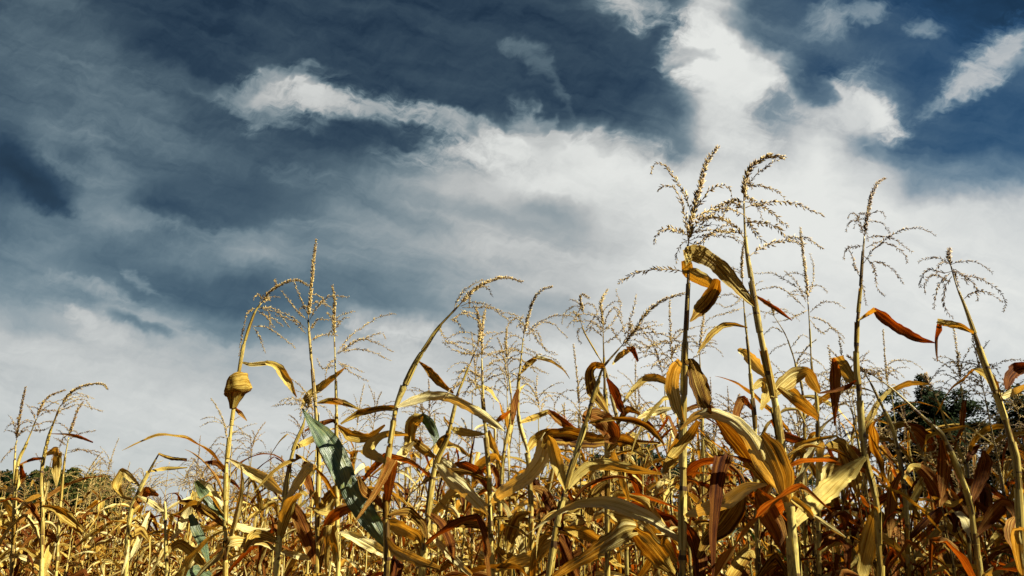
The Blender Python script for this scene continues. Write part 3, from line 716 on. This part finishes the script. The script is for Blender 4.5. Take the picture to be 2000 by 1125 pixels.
hero(3.6, 'stalk right of centre with a loose tassel of long drooping side branches',
 '1022,660,4 1018,700,5 1012,760,8 1014,822,10 1030,884,12 1036,962,13 1039,1125,14','1022,660 1031,620 1041,588 1057,567 1078,560',
 ['1028,655 1040,640 1060,625 1095,615 1124,620','1028,657 1057,631 1081,633 1108,660','1022,650 1015,630 1022,615','1030,640 1050,650 1062,680 1085,690','1036,640 1052,668 1075,690 1090,692','1025,665 1005,655 985,665','1020,675 1045,690 1080,700 1105,725','1020,690 1000,680 975,690','1018,700 1035,715 1050,730','1019,690 995,700 980,725'],
 ['g|1018,730,4 1030,712,14 1046,700,11','p|1044,698,10 1075,705,7 1100,722,4 1113,740,1','g|1029,884,8 1042,862,24 1067,846,22 1098,838,5','g|1017,825,6 1042,815,14 1072,803,11','r|1070,803,9 1092,820,20 1114,834,15 1134,842,3','r|1012,760,6 1005,790,16 1000,830,4','r|1035,950,4 1062,960,20 1080,1000,26 1078,1040,6','g|1037,1000,5 1010,1010,22 995,1045,24 990,1080,5'], seed=14)
hero(3.2, 'stalk leaning right at centre, tassel twigs crossing behind the straight slender one',
 '932,676,3 908,735,5 893,775,8 874,853,12 849,915,15 834,1024,17 824,1125,18','932,676 938,650 935,625 930,600',
 ['928,690 905,690 880,680 865,668','920,710 900,730 885,760','925,695 950,690 975,700','915,720 940,735 960,730','910,730 935,760 945,790','905,745 880,760 860,790'],
 ['g|876,848,6 860,862,14 848,885,10','v|822,812,16 838,826,22 850,852,18 858,885,5|20,-15','g|826,812,20 804,825,28 800,862,24 793,885,6','g|850,893,6 830,880,22 808,862,18','p|852,905,8 875,930,30 905,955,32 935,985,20 955,1008,3|0,25|0,-8,-12,-15,-15',
  'r|835,1000,8 862,1022,20 880,1060,20 885,1100,4','g|826,1085,20 815,1048,26 780,1028,28 745,1018,14','p|838,1040,8 874,1080,18 922,1124,10'], seed=15)
hero(4.2, 'slender stalk between the two golden tassels at centre, half hidden by its neighbours',
 '990,703,3 999,800,6 985,880,9 978,960,10 975,1125,11','990,703 988,670 990,640',
 ['990,710 975,690 960,700','991,715 1005,700 1020,710','991,730 970,720 950,740','992,740 1010,730 1030,745'],['g|980,900,6 962,870,20 955,840,4','g|978,980,6 1000,950,20 1030,945,4','r|1000,800,4 980,815,12 960,830,3'], seed=16)
hero(3.9, 'stalk with one big knot of dried leaf bound round it, tassel bowed right',
 '510,592,5 497,612,6 478,668,8 467,725,9 462,765,11 457,793,9 447,867,11 442,917,12 440,1017,13 440,1125,13',
 '510,592 530,568 555,553 580,547 602,558',
 ['497,602 483,612 477,638','477,636 472,658 467,695','507,612 537,625 553,638','493,637 523,640 550,658 578,680','495,640 507,658 518,690','505,600 525,610 528,640','512,592 530,580 548,580','503,606 520,618 535,640','505,600 540,605 565,640'],
 ['p|470,707,3 490,712,9 522,709,12|30,-20','g|518,708,10 543,718,20 563,745,18 580,776,2|-20,25','r|458,795,6 468,806,10 482,822,2','p|447,897,4 483,918,20 523,940,28 555,966,6|-15,30','v|440,1015,5 415,985,22 396,962,24 382,940,8','p|384,938,12 405,958,30 428,995,26 450,1018,6|20,-10',
  'p|445,1018,8 483,1033,15 532,1036,4','g|440,1030,6 415,1008,18 380,985,18 350,980,8','r|442,925,4 425,905,14 400,903,4'], seed=17)
hero(3.5, 'stalk carrying the tallest upright tassel on the left half of the field',
 '602,625,5 605,665,6 610,725,8 616,790,10 620,840,11 623,883,11 620,1000,12 618,1125,12','602,625 606,580 610,540 613,500 618,468',
 ['600,612 583,572 572,545','600,625 577,602 550,568','598,642 563,615 523,605','598,652 570,625 537,615','605,625 617,602 633,585 647,578 680,580','607,645 620,625 643,625','608,665 627,655 660,655'],
 ['g|588,797,4 603,772,16 627,755,18 650,737,12 674,718,2|20,-25','g|620,787,4 643,783,15 670,786,13 704,800,2','r|700,800,3 680,790,9 650,778,8','g|615,912,5 603,925,22 583,943,18 556,985,5|-30,20','g|572,877,6 597,863,16 617,853,8','r|618,980,4 600,930,22 596,900,6','g|620,1000,6 640,975,22 662,952,22 668,925,4'], seed=18)
hero(3.5, 'stalk with thick golden spike tassel just right of the tallest tassel on the left',
 '653,658,4 655,725,5 657,800,8 657,900,11 659,1000,13 660,1125,14','653,658 652,620 654,590 649,558',
 ['657,692 683,658 710,638 743,618 773,613','660,692 700,665 733,668 768,688','660,690 690,668 715,660 745,650 752,662','660,688 700,682 735,690 763,705','660,710 690,718 710,728','656,640 670,622 682,620','657,700 640,715 635,740','660,705 690,730 720,745','656,712 630,720 620,700'],
 ['g|660,830,4 685,850,26 720,855,20 752,830,4','r|658,830,4 650,822,10 620,830,10 595,842,4','p|660,1040,4 690,1048,22 740,1075,26 790,1100,12','g|657,970,5 640,1000,18 600,990,4'], seed=19)
hero(3.25, 'short bent stalk bearing the one big drooping leaf that is still green',
 '600,800,4 592,830,6 573,877,10 562,930,12 553,985,14 545,1060,16 540,1125,16','600,800 604,785 600,770',['600,800 590,785 575,780','601,795 610,770 625,765'],
 ['v|590,797,3 606,822,16 628,848,38 650,882,50 668,920,48 678,950,40|-25,-20|0,-3,-5,-6,-6,-5','v|672,930,40 690,965,46 714,1003,46 738,1040,32 758,1074,5|10,20|-5,-4,-3,-2,0','p|592,800,2 620,870,5 655,940,5 668,958,2','p|555,985,6 575,950,16 600,915,24 617,912,6','r|563,973,8 583,1010,32 603,1060,30 614,1102,6|20,-20',
  'g|545,1060,6 520,1050,22 495,1046,24 475,1080,5','p|547,1080,4 580,1085,18 614,1092,6'], seed=20)
hero(4.6, 'stalk with slim tassel arched to the right at the far left of the field',
 '117,794,4 102,832,6 91,870,8 81,927,9 83,1002,10 81,1125,11','117,794 140,765 170,752 200,750 210,760',
 ['118,794 135,780 150,785','115,800 140,785 165,780 180,800','112,805 135,795 155,790 200,803','108,815 120,800 135,798'],
 ['g|91,888,6 108,880,16 116,886,16','p|112,884,16 110,915,20 110,950,3','r|38,908,2 64,897,8 87,894,5','g|83,987,6 113,995,18 136,1013,24 163,1038,6','p|30,995,4 53,980,12 78,966,8','r|100,847,2 128,848,4 155,853,8 182,864,3'], tas='s', seed=21)
hero(4.9, 'leftmost stalk with a straight dark upright tassel',
 '34,860,3 30,880,5 27,1002,8 28,1125,9','32,860 36,830 43,790 50,755',['33,860 28,830 18,812','34,855 45,838 70,830','32,870 15,885 0,905','35,850 50,840 62,845'],['p|28,960,5 14,955,14 0,950,10','g|28,1030,5 10,1020,16 -8,1015,10','g|30,960,4 40,930,10 44,905,3'], tas='d', seed=22)
hero(4.8, 'thin stalk leaning right from the left edge under a feathery bent tassel',
 '72,817,3 60,845,4 50,870,6 34,911,8 28,1002,9 22,1125,9','72,817 80,795 95,775 127,762',['74,815 90,805 110,800','70,822 60,800 52,790','66,832 85,825 110,822','64,840 85,840 100,832'],['r|40,905,5 45,930,12 42,945,3'], tas='d', seed=23)
hero(4.7, 'stalk with upright dark tassel and long low side branches, third from the left edge',
 '134,855,3 125,911,5 117,1002,8 110,1125,9','134,855 140,835 145,820 152,800 163,785',['134,858 150,850 170,843 186,842','132,880 160,878 190,890 212,905','130,885 155,878 180,880 200,885','128,890 110,880 90,878','130,870 115,860 105,855','133,865 120,845 112,840'],['g|117,1010,6 140,1020,16 160,1045,5','r|112,1060,5 95,1040,18 80,1050,5'], tas='d', seed=24)
hero(4.2, 'broken stalk leaning right with its top snapped over to the side',
 '312,884,4 296,912,7 280,942,10 266,970,11 257,995,12 250,1040,11 246,1125,11','', [],
 ['g|310,886,5 335,895,8 365,898,6','g|285,922,4 321,915,9 366,913,3','g|258,975,6 240,970,8 226,948,20 236,918,14','p|234,916,12 252,930,16 276,953,3','r|262,990,6 285,960,22 310,968,5','p|268,968,4 300,985,14 345,1020,4','g|252,1050,6 275,1035,18 290,1055,5'], seed=25)
hero(3.9, 'bare stub of stalk cut off short beside the bound stalk', '321,980,6 322,1000,8 324,1060,9 325,1125,10','', [],
 ['p|330,1060,4 345,1040,14 362,1010,20 372,985,12','v|372,1005,10 384,1036,22 398,1067,18 408,1104,4|15,-20','v|360,1128,20 385,1114,24 410,1126,14','g|325,1080,5 350,1062,20 380,1085,22 405,1115,6'], seed=26)
hero(3.6, 'slanted stalk behind the slim straight one, running down to the right',
 '1681,717,2 1700,748,4 1716,779,7 1743,837,10 1759,906,11 1770,999,12 1774,1125,12','1681,717 1670,705 1655,695',['1700,748 1690,730 1680,735'],
 ['g|1716,778,2 1743,762,9 1774,749,13 1814,750,3','p|1744,842,4 1752,832,14 1768,828,12|20,40','r|1766,828,10 1790,845,38 1812,868,36 1830,895,6|-20,20','r|1760,920,5 1745,960,22 1740,1010,22 1738,1050,5'], seed=27, tas='d')
hero(3.0, 'long bent stalk sloping down to the right towards the edge plants',
 '1705,733,3 1747,763,5 1797,810,9 1836,845,12 1855,880,13 1871,918,15 1898,999,16 1913,1125,17','1705,733 1690,724 1676,718',['1710,736 1700,722','1720,745 1715,725'],
 ['r|1838,860,10 1844,900,26 1842,940,24 1838,975,4','g|1766,935,4 1780,912,12 1800,915,22','r|1798,914,20 1816,932,34 1833,962,38 1834,990,8|-25,20','g|1880,975,4 1860,985,14 1835,978,14 1822,970,3','r|1895,990,6 1915,940,28 1925,900,26 1920,880,6','r|1905,1050,6 1940,1010,30 1965,985,26 1980,1010,5'], seed=28, tas='d')
hero(3.7, 'slim stalk crossing in front of the dark round tree at the right',
 '1822,760,3 1838,800,4 1851,837,6 1882,900,8 1890,941,9 1895,1125,10','1822,760 1812,745 1808,728',['1824,765 1805,755 1790,745','1828,775 1840,755','1832,785 1815,775'],
 ['r|1884,905,4 1900,880,16 1915,868,3','p|1868,905,3 1878,915,10 1884,938,3','r|1892,960,6 1870,990,22 1862,1040,6'], seed=29, tas='d')

# the knot of leaf bound round one stalk
def knot(root, D):
    base = root.location.copy()
    ax = [(468, 727, 5), (467, 730, 11), (466, 734, 17), (465, 741, 20.5), (464, 752, 23), (463, 763, 24.5), (463, 769, 22), (461, 769, 17), (459, 777, 13.5), (457, 787, 9), (455, 798, 6)]
    rg = random.Random(5); mb = MB(); vs = []; uv = []; fs = []; NS = 30
    for i, (x, y, r) in enumerate(ax):
        c = at(x, y, D); rr = r * mpp(x, y, D)
        for k in range(NS):
            a = 2 * PI * k / NS
            pl = 1 + (0.13 * math.sin(a * 9 + i * 0.2) if i >= 7 else 0.04 * math.sin(a * 3 + i * 1.3)) + 0.16 * mnoise.noise(Vector((math.cos(a) * 2, math.sin(a) * 2, i * 0.45)))
            tilt = 0.28 * math.cos(a) * rr * (1 if 1 < i < 7 else 0.3) + 0.10 * rr * mnoise.noise(Vector((math.cos(a) * 2.5, math.sin(a) * 2.5, i * 0.4)))
            vs.append(c + Vector((math.cos(a) * rr * pl, math.sin(a) * rr * pl, tilt)))
            uv.append((i / 4.0, a * 0.05) if i < 7 else (k / NS * 3, y * 0.002))
    for i in range(len(ax) - 1):
        for k in range(NS):
            k2 = (k + 1) % NS; fs.append((i * NS + k, i * NS + k2, (i + 1) * NS + k2, (i + 1) * NS + k))
    mb.add(vs, fs, uv)
    link('bound_leaf', mb.mesh('bound_leaf', M_GOLD, base), root)['label'] = 'dried leaf wound into a tight knot round the stalk'
for o in list(COL.objects):
    if o.get('label', '').startswith('stalk with one big knot'): knot(o, 3.9)


# ------------------------------------------------------------------ procedural corn plants for the rest of the field
def gen_tassel(rng, z0, bend, az, low=False):
    mb = MB(); H = rng.uniform(0.26, 0.36)
    P = []; p = Vector((0, 0, z0)); el = R(90)
    n = 12
    for i in range(n + 1):
        P.append(p.copy()); el -= bend / n
        p = p + Vector((math.cos(az) * math.cos(el), math.sin(az) * math.cos(el), math.sin(el))) * (H / n)
    rachis(mb, P, 0.002, 0.0009, 0.0150, 0.0027, 0.0080, 4, rng, 0.2, 0.6)
    for k in range(rng.randint(10, 15)):
        q = P[rng.randint(0, 5)].copy(); a = rng.uniform(0, 6.28); e = R(rng.uniform(35, 70)); L = rng.uniform(0.12, 0.22); m = 9; B = [q.copy()]
        dr = rng.uniform(0.5, 2.6)
        for i in range(m):
            e -= dr / m
            q = q + Vector((math.cos(a) * math.cos(e), math.sin(a) * math.cos(e), math.sin(e))) * (L / m); B.append(q.copy())
        rachis(mb, B, 0.0013, 0.0006, 0.0145, 0.0025, 0.0095, 2, rng, 0.12, 0.65)
    return mb

def gen_plant(seed, H=2.4, shade_rust=False):
    rng = random.Random(seed * 13 + 1)
    top = H - 0.32
    lean = rng.uniform(-0.05, 0.05)
    mb = MB(); n = 150; P = [Vector((lean * (i / n) ** 2, 0, top * i / n)) for i in range(n + 1)]
    stalk_mesh(mb, P, [0.0098 * (1 - 0.75 * (i / n) ** 1.6) for i in range(n + 1)], rng)
    parts = [('stalk', stalk_obj(mb, 'stalk'))]
    z = 0.55; a = rng.uniform(0, 6.28)
    while z < top - 0.14:
        t = z / top
        lb = gen_leaf(rng, z, a, rng.uniform(0.45, 0.85) * (1.05 - 0.40 * t * t), rng.choice((rng.uniform(0.016, 0.032), rng.uniform(0.030, 0.058))))
        mt = rng.choice([M_RUST, M_RUST, M_RUST, M_GOLD, M_PALE] if shade_rust else [M_GOLD, M_GOLD, M_PALE, M_PALE, M_RUST] if z > 1.48 else [M_GOLD, M_RUST, M_GOLD, M_RUST, M_PALE])  # lower leaves browner: older, and darkened to imitate shade in the gaps
        if rng.random() < 0.02: mt = M_GREEN
        parts.append(('leaf', lb.mesh('leaf', mt)))
        a += PI + rng.uniform(-0.7, 0.7); z += rng.uniform(0.065, 0.12)
    tb = gen_tassel(rng, top - 0.02, rng.uniform(0, 1.6), rng.uniform(0, 6.28))
    parts.append(('tassel', tb.mesh('tassel', rng.choice([M_TAS, M_TAS, M_TASD]))))
    return parts

PROTO = [gen_plant(s) for s in range(14)] + [gen_plant(s, shade_rust=True) for s in range(14, 20)]  # second set is rust heavy, its leaf colour standing in for shade
def pick(x, y, rng):  # towards the right, more of the rust plants that imitate shade
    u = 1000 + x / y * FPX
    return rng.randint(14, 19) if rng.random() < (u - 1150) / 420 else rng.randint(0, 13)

def place(x, y, z_top, rot, k, label, group, rng, lx=0.0, ly=0.0):
    root = bpy.data.objects.new('corn_plant', None); COL.objects.link(root)
    root.location = (x, y, 0); s = z_top / 2.4
    root.rotation_euler = (lx, ly, rot); root.scale = (0.55 + 0.45 * s, 0.55 + 0.45 * s, s)
    tag(root, label, 'corn plant', group)
    for (nm, me) in PROTO[k % len(PROTO)]: link(nm, me, root)
    return root

FR = [(-9, 8.5), (-4, 6.0), (-2.2, 5.2), (-1.0, 4.3), (0, 3.7), (0.8, 3.2), (1.6, 2.8), (3, 3.2), (6, 4)]
def front_y(x):
    for (a, b), (c, d) in zip(FR, FR[1:]):
        if x <= c: return b + (d - b) * (x - a) / (c - a)
    return 5.0
rng = random.Random(404)

bpos = [(395,850,6.2),(425,868,6.6),(500,792,5.6),(365,880,6.8),(530,880,7.4),(445,842,6.4),(585,770,6.0),(700,752,5.8),(735,738,5.6),(780,790,6.5),(830,745,6.0),(862,700,5.2),(1065,792,6.2),(1088,742,5.6),(1120,800,6.6),
 (1250,735,5.4),(1290,610,4.6),(1385,738,5.6),(1420,755,6),(1540,632,4.6),(1640,650,4.8),(930,650,4.8),(1045,700,4.6),(1150,720,4.4),(1310,745,4.4),(1430,700,4.2),(1505,720,4.3),(1610,760,4.4),(1735,800,4.2),(1815,815,4.3),(1925,800,4.0),(1350,800,4.0),(1560,805,4.0),(1700,650,5.0),(1655,752,5.6),(1755,745,5.6),(1905,835,6.2),(1960,700,4.8),(1930,860,6.5),(1880,880,6.6),(10,880,6.0),(60,905,6.5),(195,870,6.5),(305,880,6.5),(270,905,7),(640,700,5.2),(815,815,6.8),(985,760,5.5),(1010,640,4.6),(1225,690,4.9)]
PL = ['tuft topped corn plant left of the bound stalk, far back','pale feathery corn plant in the middle distance of the left half','wispy corn plant standing small behind the centre stalks','small feathery corn plant showing behind the tallest stalks','small dark corn plant at the right end, partly behind the sloping stalks']
for i, (px, py, D) in enumerate(bpos):
    p = at(px, py, D); z = 0 if px < 470 else 1 if px < 850 else 2 if px < 1240 else 3 if px < 1720 else 4
    place(p.x, p.y, p.z, rng.uniform(0, 6.28), rng.randint(0, 13), PL[z], 'feathery back plants %s' % ['far left','left half','centre','behind tallest','right end'][z], rng, 0, rng.gauss(0, 0.03))

cands = []
row = 0
yy = 2.6
while yy < 34:
    xx = -0.72 * yy - 1.0 + rng.uniform(0, 0.2)
    while xx < 0.72 * yy + 1.0:
        x = xx + rng.uniform(-0.07, 0.07); y = yy + rng.uniform(-0.10, 0.10)
        if y > front_y(x) and rng.random() < (0.82 if y < 12 else 0.7): cands.append((x, y))
        xx += 0.235 if yy < 12 else 0.34
    yy += 0.62
cands.sort(key=lambda q: math.hypot(q[0], q[1]))
NIND = 258
def zone(x, y):
    u = 1000 + x / y * FPX
    d = 'nearer' if y < 7.0 else 'farther'
    if u < 480: z = ('low dried corn plant in the far left stretch of the field', 'left')
    elif u < 900: z = ('dried corn plant in the thicket left of centre', 'centre left')
    elif u < 1300: z = ('dried corn plant in the thicket between the centre stalks', 'centre')
    elif u < 1650: z = ('brown corn plant in the dense stand behind the tallest stalks', 'behind the tallest')
    else: z = ('rust brown corn plant in the shaded stand at the right', 'right')
    lab = z[0] + (', small and far back' if d == 'farther' else ', in its front rows')
    return lab, 'field corn plants, %s, %s' % (z[1], d)
for i, (x, y) in enumerate(cands[:NIND]):
    lab, grp = zone(x, y)
    H = rng.gauss(2.24, 0.10) if x / y < -0.12 else rng.gauss(2.37, 0.13)
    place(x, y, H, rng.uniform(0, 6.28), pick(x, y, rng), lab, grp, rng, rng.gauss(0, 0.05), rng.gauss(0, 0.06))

# everything behind: one mass of low detail plants
mb = MB(); ms = MB(); mt = MB(); mr = MB()
rest = cands[NIND:]
low_protos = []
for s in range(7):
    r2 = random.Random(900 + s); a = MB(); b = MB(); c = MB(); d = MB()
    P = [Vector((0, 0, 1.95 * i / 5)) for i in range(6)]
    tube(b, P, [0.012 * (1 - 0.12 * i) for i in range(6)], 4)
    z = 0.9; az = r2.uniform(0, 6)
    while z < 1.85:
        q = gen_leaf(r2, z, az, r2.uniform(0.4, 0.7), r2.uniform(0.04, 0.07), res=0.08, seg=2)
        tgt = a if r2.random() < 0.42 else d  # more rust than gold, colouring shaded gaps into the mass
        tgt.add(q.v, q.f, q.uv); az += PI + r2.uniform(-.5, .5); z += 0.14
    P = [Vector((0.01 * i, 0, 1.93 + 0.07 * i)) for i in range(5)]
    rachis(c, P, 0.003, 0.002, 0.02, 0.004, 0.03, 2, r2, 0.2)
    for _ in range(6):
        aa = r2.uniform(0, 6.28); B = [Vector((math.cos(aa) * 0.03 * i, math.sin(aa) * 0.03 * i, 1.96 + 0.035 * i - 0.006 * i * i)) for i in range(6)]
        rachis(c, B, 0.002, 0.001, 0.016, 0.003, 0.03, 2, r2, 0.1)
    low_protos.append((a, b, c, d))
for (x, y) in rest:
    pr = low_protos[rng.randint(0, 6)]; ca, sa = math.cos(rng.uniform(0, 6.28)), 0; an = rng.uniform(0, 6.28); ca = math.cos(an); sa = math.sin(an)
    s = rng.gauss(0.98, 0.045)
    for src, dst in zip(pr, (mb, ms, mt, mr)):
        dst.add([Vector((x + (v.x * ca - v.y * sa), y + (v.x * sa + v.y * ca), v.z * s)) for v in src.v], src.f, src.uv)
far = MB(); idx = []
for k, q in enumerate((mb, ms, mt, mr)):
    far.add(q.v, q.f, q.uv); idx += [k] * len(q.f)
me = far.mesh('distant_corn', M_GOLD)
for q in (M_STALK, M_TAS, M_RUST): me.materials.append(q)
me.polygons.foreach_set('material_index', idx)
tag(link('distant_corn', me), 'mass of dry corn farther back in the field', 'corn field', None, 'stuff')

# ------------------------------------------------------------------ trees beyond the field
def tree(x, ytop, wpx, D, label, seed, mat=M_CROWN, dens=1.0, slim=1.0, bottom=0.35, spot=None):
    rng = random.Random(seed)
    top = at(x, ytop, D); H = top.z * 1.05; Wd = wpx * mpp(x, ytop, D) * 1.15
    base = Vector((top.x, D, 0))
    if spot: base = Vector((spot[0], spot[1], 0)); H = spot[2]; Wd = spot[3]
    root = bpy.data.objects.new('tree', None); COL.objects.link(root); root.location = base
    tag(root, label, 'tree', 'trees beyond the cornfield')
    tr = MB(); n = 10
    wob = [Vector((rng.uniform(-.1, .1) * i / n * H * 0.2, rng.uniform(-.1, .1) * i / n * H * 0.2, H * 0.92 * i / n)) for i in range(n + 1)]
    tube(tr, wob, [H * 0.022 * (1 - 0.85 * i / n) + 0.02 for i in range(n + 1)], 8)
    clumps = []
    nb = int(26 * slim)
    for k in range(nb):
        t = bottom + (1 - bottom) * (k + 0.5) / nb
        i = min(int(t * 0.92 * n), n - 1); p0 = wob[i]
        prof = math.sin(min(1, (1 - t) / (1 - bottom) * 1.0 + 0.16) ** 0.5 * PI * 0.60) 
        rad = Wd / 2 * (0.25 + 0.75 * prof) * rng.uniform(0.55, 1.05)
        a = k * 2.4 + rng.uniform(-.4, .4)
        p1 = p0 + Vector((math.cos(a) * rad, math.sin(a) * rad, rad * rng.uniform(0.05, 0.55)))
        mid = p0.lerp(p1, 0.5) + Vector((0, 0, rad * 0.12))
        P = [Vector(q) for q in catmull([tuple(p0), tuple(mid), tuple(p1)], 6)]
        tube(tr, P, [H * 0.006 * (1 - 0.8 * j / 5) + 0.01 for j in range(6)], 5)
        for q in (0.45, 0.7, 0.9, 1.0):
            clumps.append((p0.lerp(p1, q) + Vector((rng.gauss(0, .08), rng.gauss(0, .08), rng.gauss(0.05, .08))) * Wd, Wd * rng.uniform(0.08, 0.16)))
    clumps.append((Vector((0, 0, H * 0.95)), Wd * 0.10)); clumps.append((Vector((0, 0, H * 0.89)), Wd * 0.12))
    link('trunk', tr.mesh('trunk', M_BARK), root)
    cr = MB(); vs = []; fs = []; uv = []
    for (c, r) in clumps:
        for _ in range(int(230 * dens)):
            d = rand_unit(rng) * r * rng.random() ** 0.4; d.z *= 0.7
            p = c + d; 
            u = rand_unit(rng); w = u.orthogonal().normalized(); s = Wd * rng.uniform(0.012, 0.027)
            o = len(vs); vs += [p - u * s, p + w * s * 0.6, p + u * s, p - w * s * 0.6]; fs.append((o, o + 1, o + 2, o + 3)); uv += [(0, 0)] * 4
    cr.add(vs, fs, uv)
    link('crown', cr.mesh('crown', mat, smooth=False), root)
    return root

TL = [
 (1802,740,142,70,'tall round dark tree standing clear above the corn at the right',1,M_CROWN,1.5),
 (1982,762,165,62,'large loose dark tree at the right edge of the field',2,M_CROWN,0.9),
 (1868,925,100,80,'lower dark tree between the two tall ones at the right',3,M_CROWN,1.0),
 (1235,868,130,75,'dark tree seen between the centre right stalks',4,M_CROWN,1.0),
 (1165,900,110,85,'dark tree just left of the centre right tree, lower',5,M_CROWN,1.0),
 (1340,905,120,80,'low dark tree right behind the tallest stalk',6,M_CROWN,1.0),
 (1420,890,90,80,'narrow dark tree behind the leaning tall stalk',7,M_CROWN,1.0),
 (1100,955,90,90,'small far tree behind the stout leaning stalk',8,M_CROWN,1.0),
 (910,940,90,90,'dark tree seen low between the centre stalks',9,M_CROWN,1.0),
 (730,985,80,95,'lowest far tree behind the green leaf',10,M_CROWN,1.0),
 (145,922,115,75,'rounded olive tree above the corn at the left',11,M_CROWN2,1.4),
 (205,935,110,78,'smaller olive tree right of the rounded one at the left',12,M_CROWN2,1.2),
 (50,935,120,72,'dark low tree near the left edge of the field',13,M_CROWN,1.0),
 (-15,930,90,72,'dark tree cut by the left edge of the picture',14,M_CROWN,1.0),
 (1530,930,110,85,'low tree right of the leaning tall stalk',15,M_CROWN,0.9),
 (2060,820,160,65,'dark tree cut by the right edge of the picture',16,M_CROWN,1.0),
]
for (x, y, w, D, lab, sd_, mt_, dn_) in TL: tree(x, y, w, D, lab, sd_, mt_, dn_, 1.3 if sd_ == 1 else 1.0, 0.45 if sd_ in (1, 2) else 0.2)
tree(0, 0, 0, 50, 'unseen tree added just beyond the right end of the picture, shading the near plants', 31, M_CROWN, 0.30, 1.0, 0.42, (7.0, 2.3, 7.0, 4.0))  # out of view, put in to cast shade on the right end
tree(0, 0, 0, 50, 'second unseen tree added beyond the right end of the picture to shade deeper rows', 32, M_CROWN, 0.30, 1.0, 0.42, (9.3, 5.6, 7.4, 4.8))  # also out of view, added for its shadow on the rows behind

print('heroes leaves', leafcount[0], 'cands', len(cands), 'objects', len(bpy.data.objects))
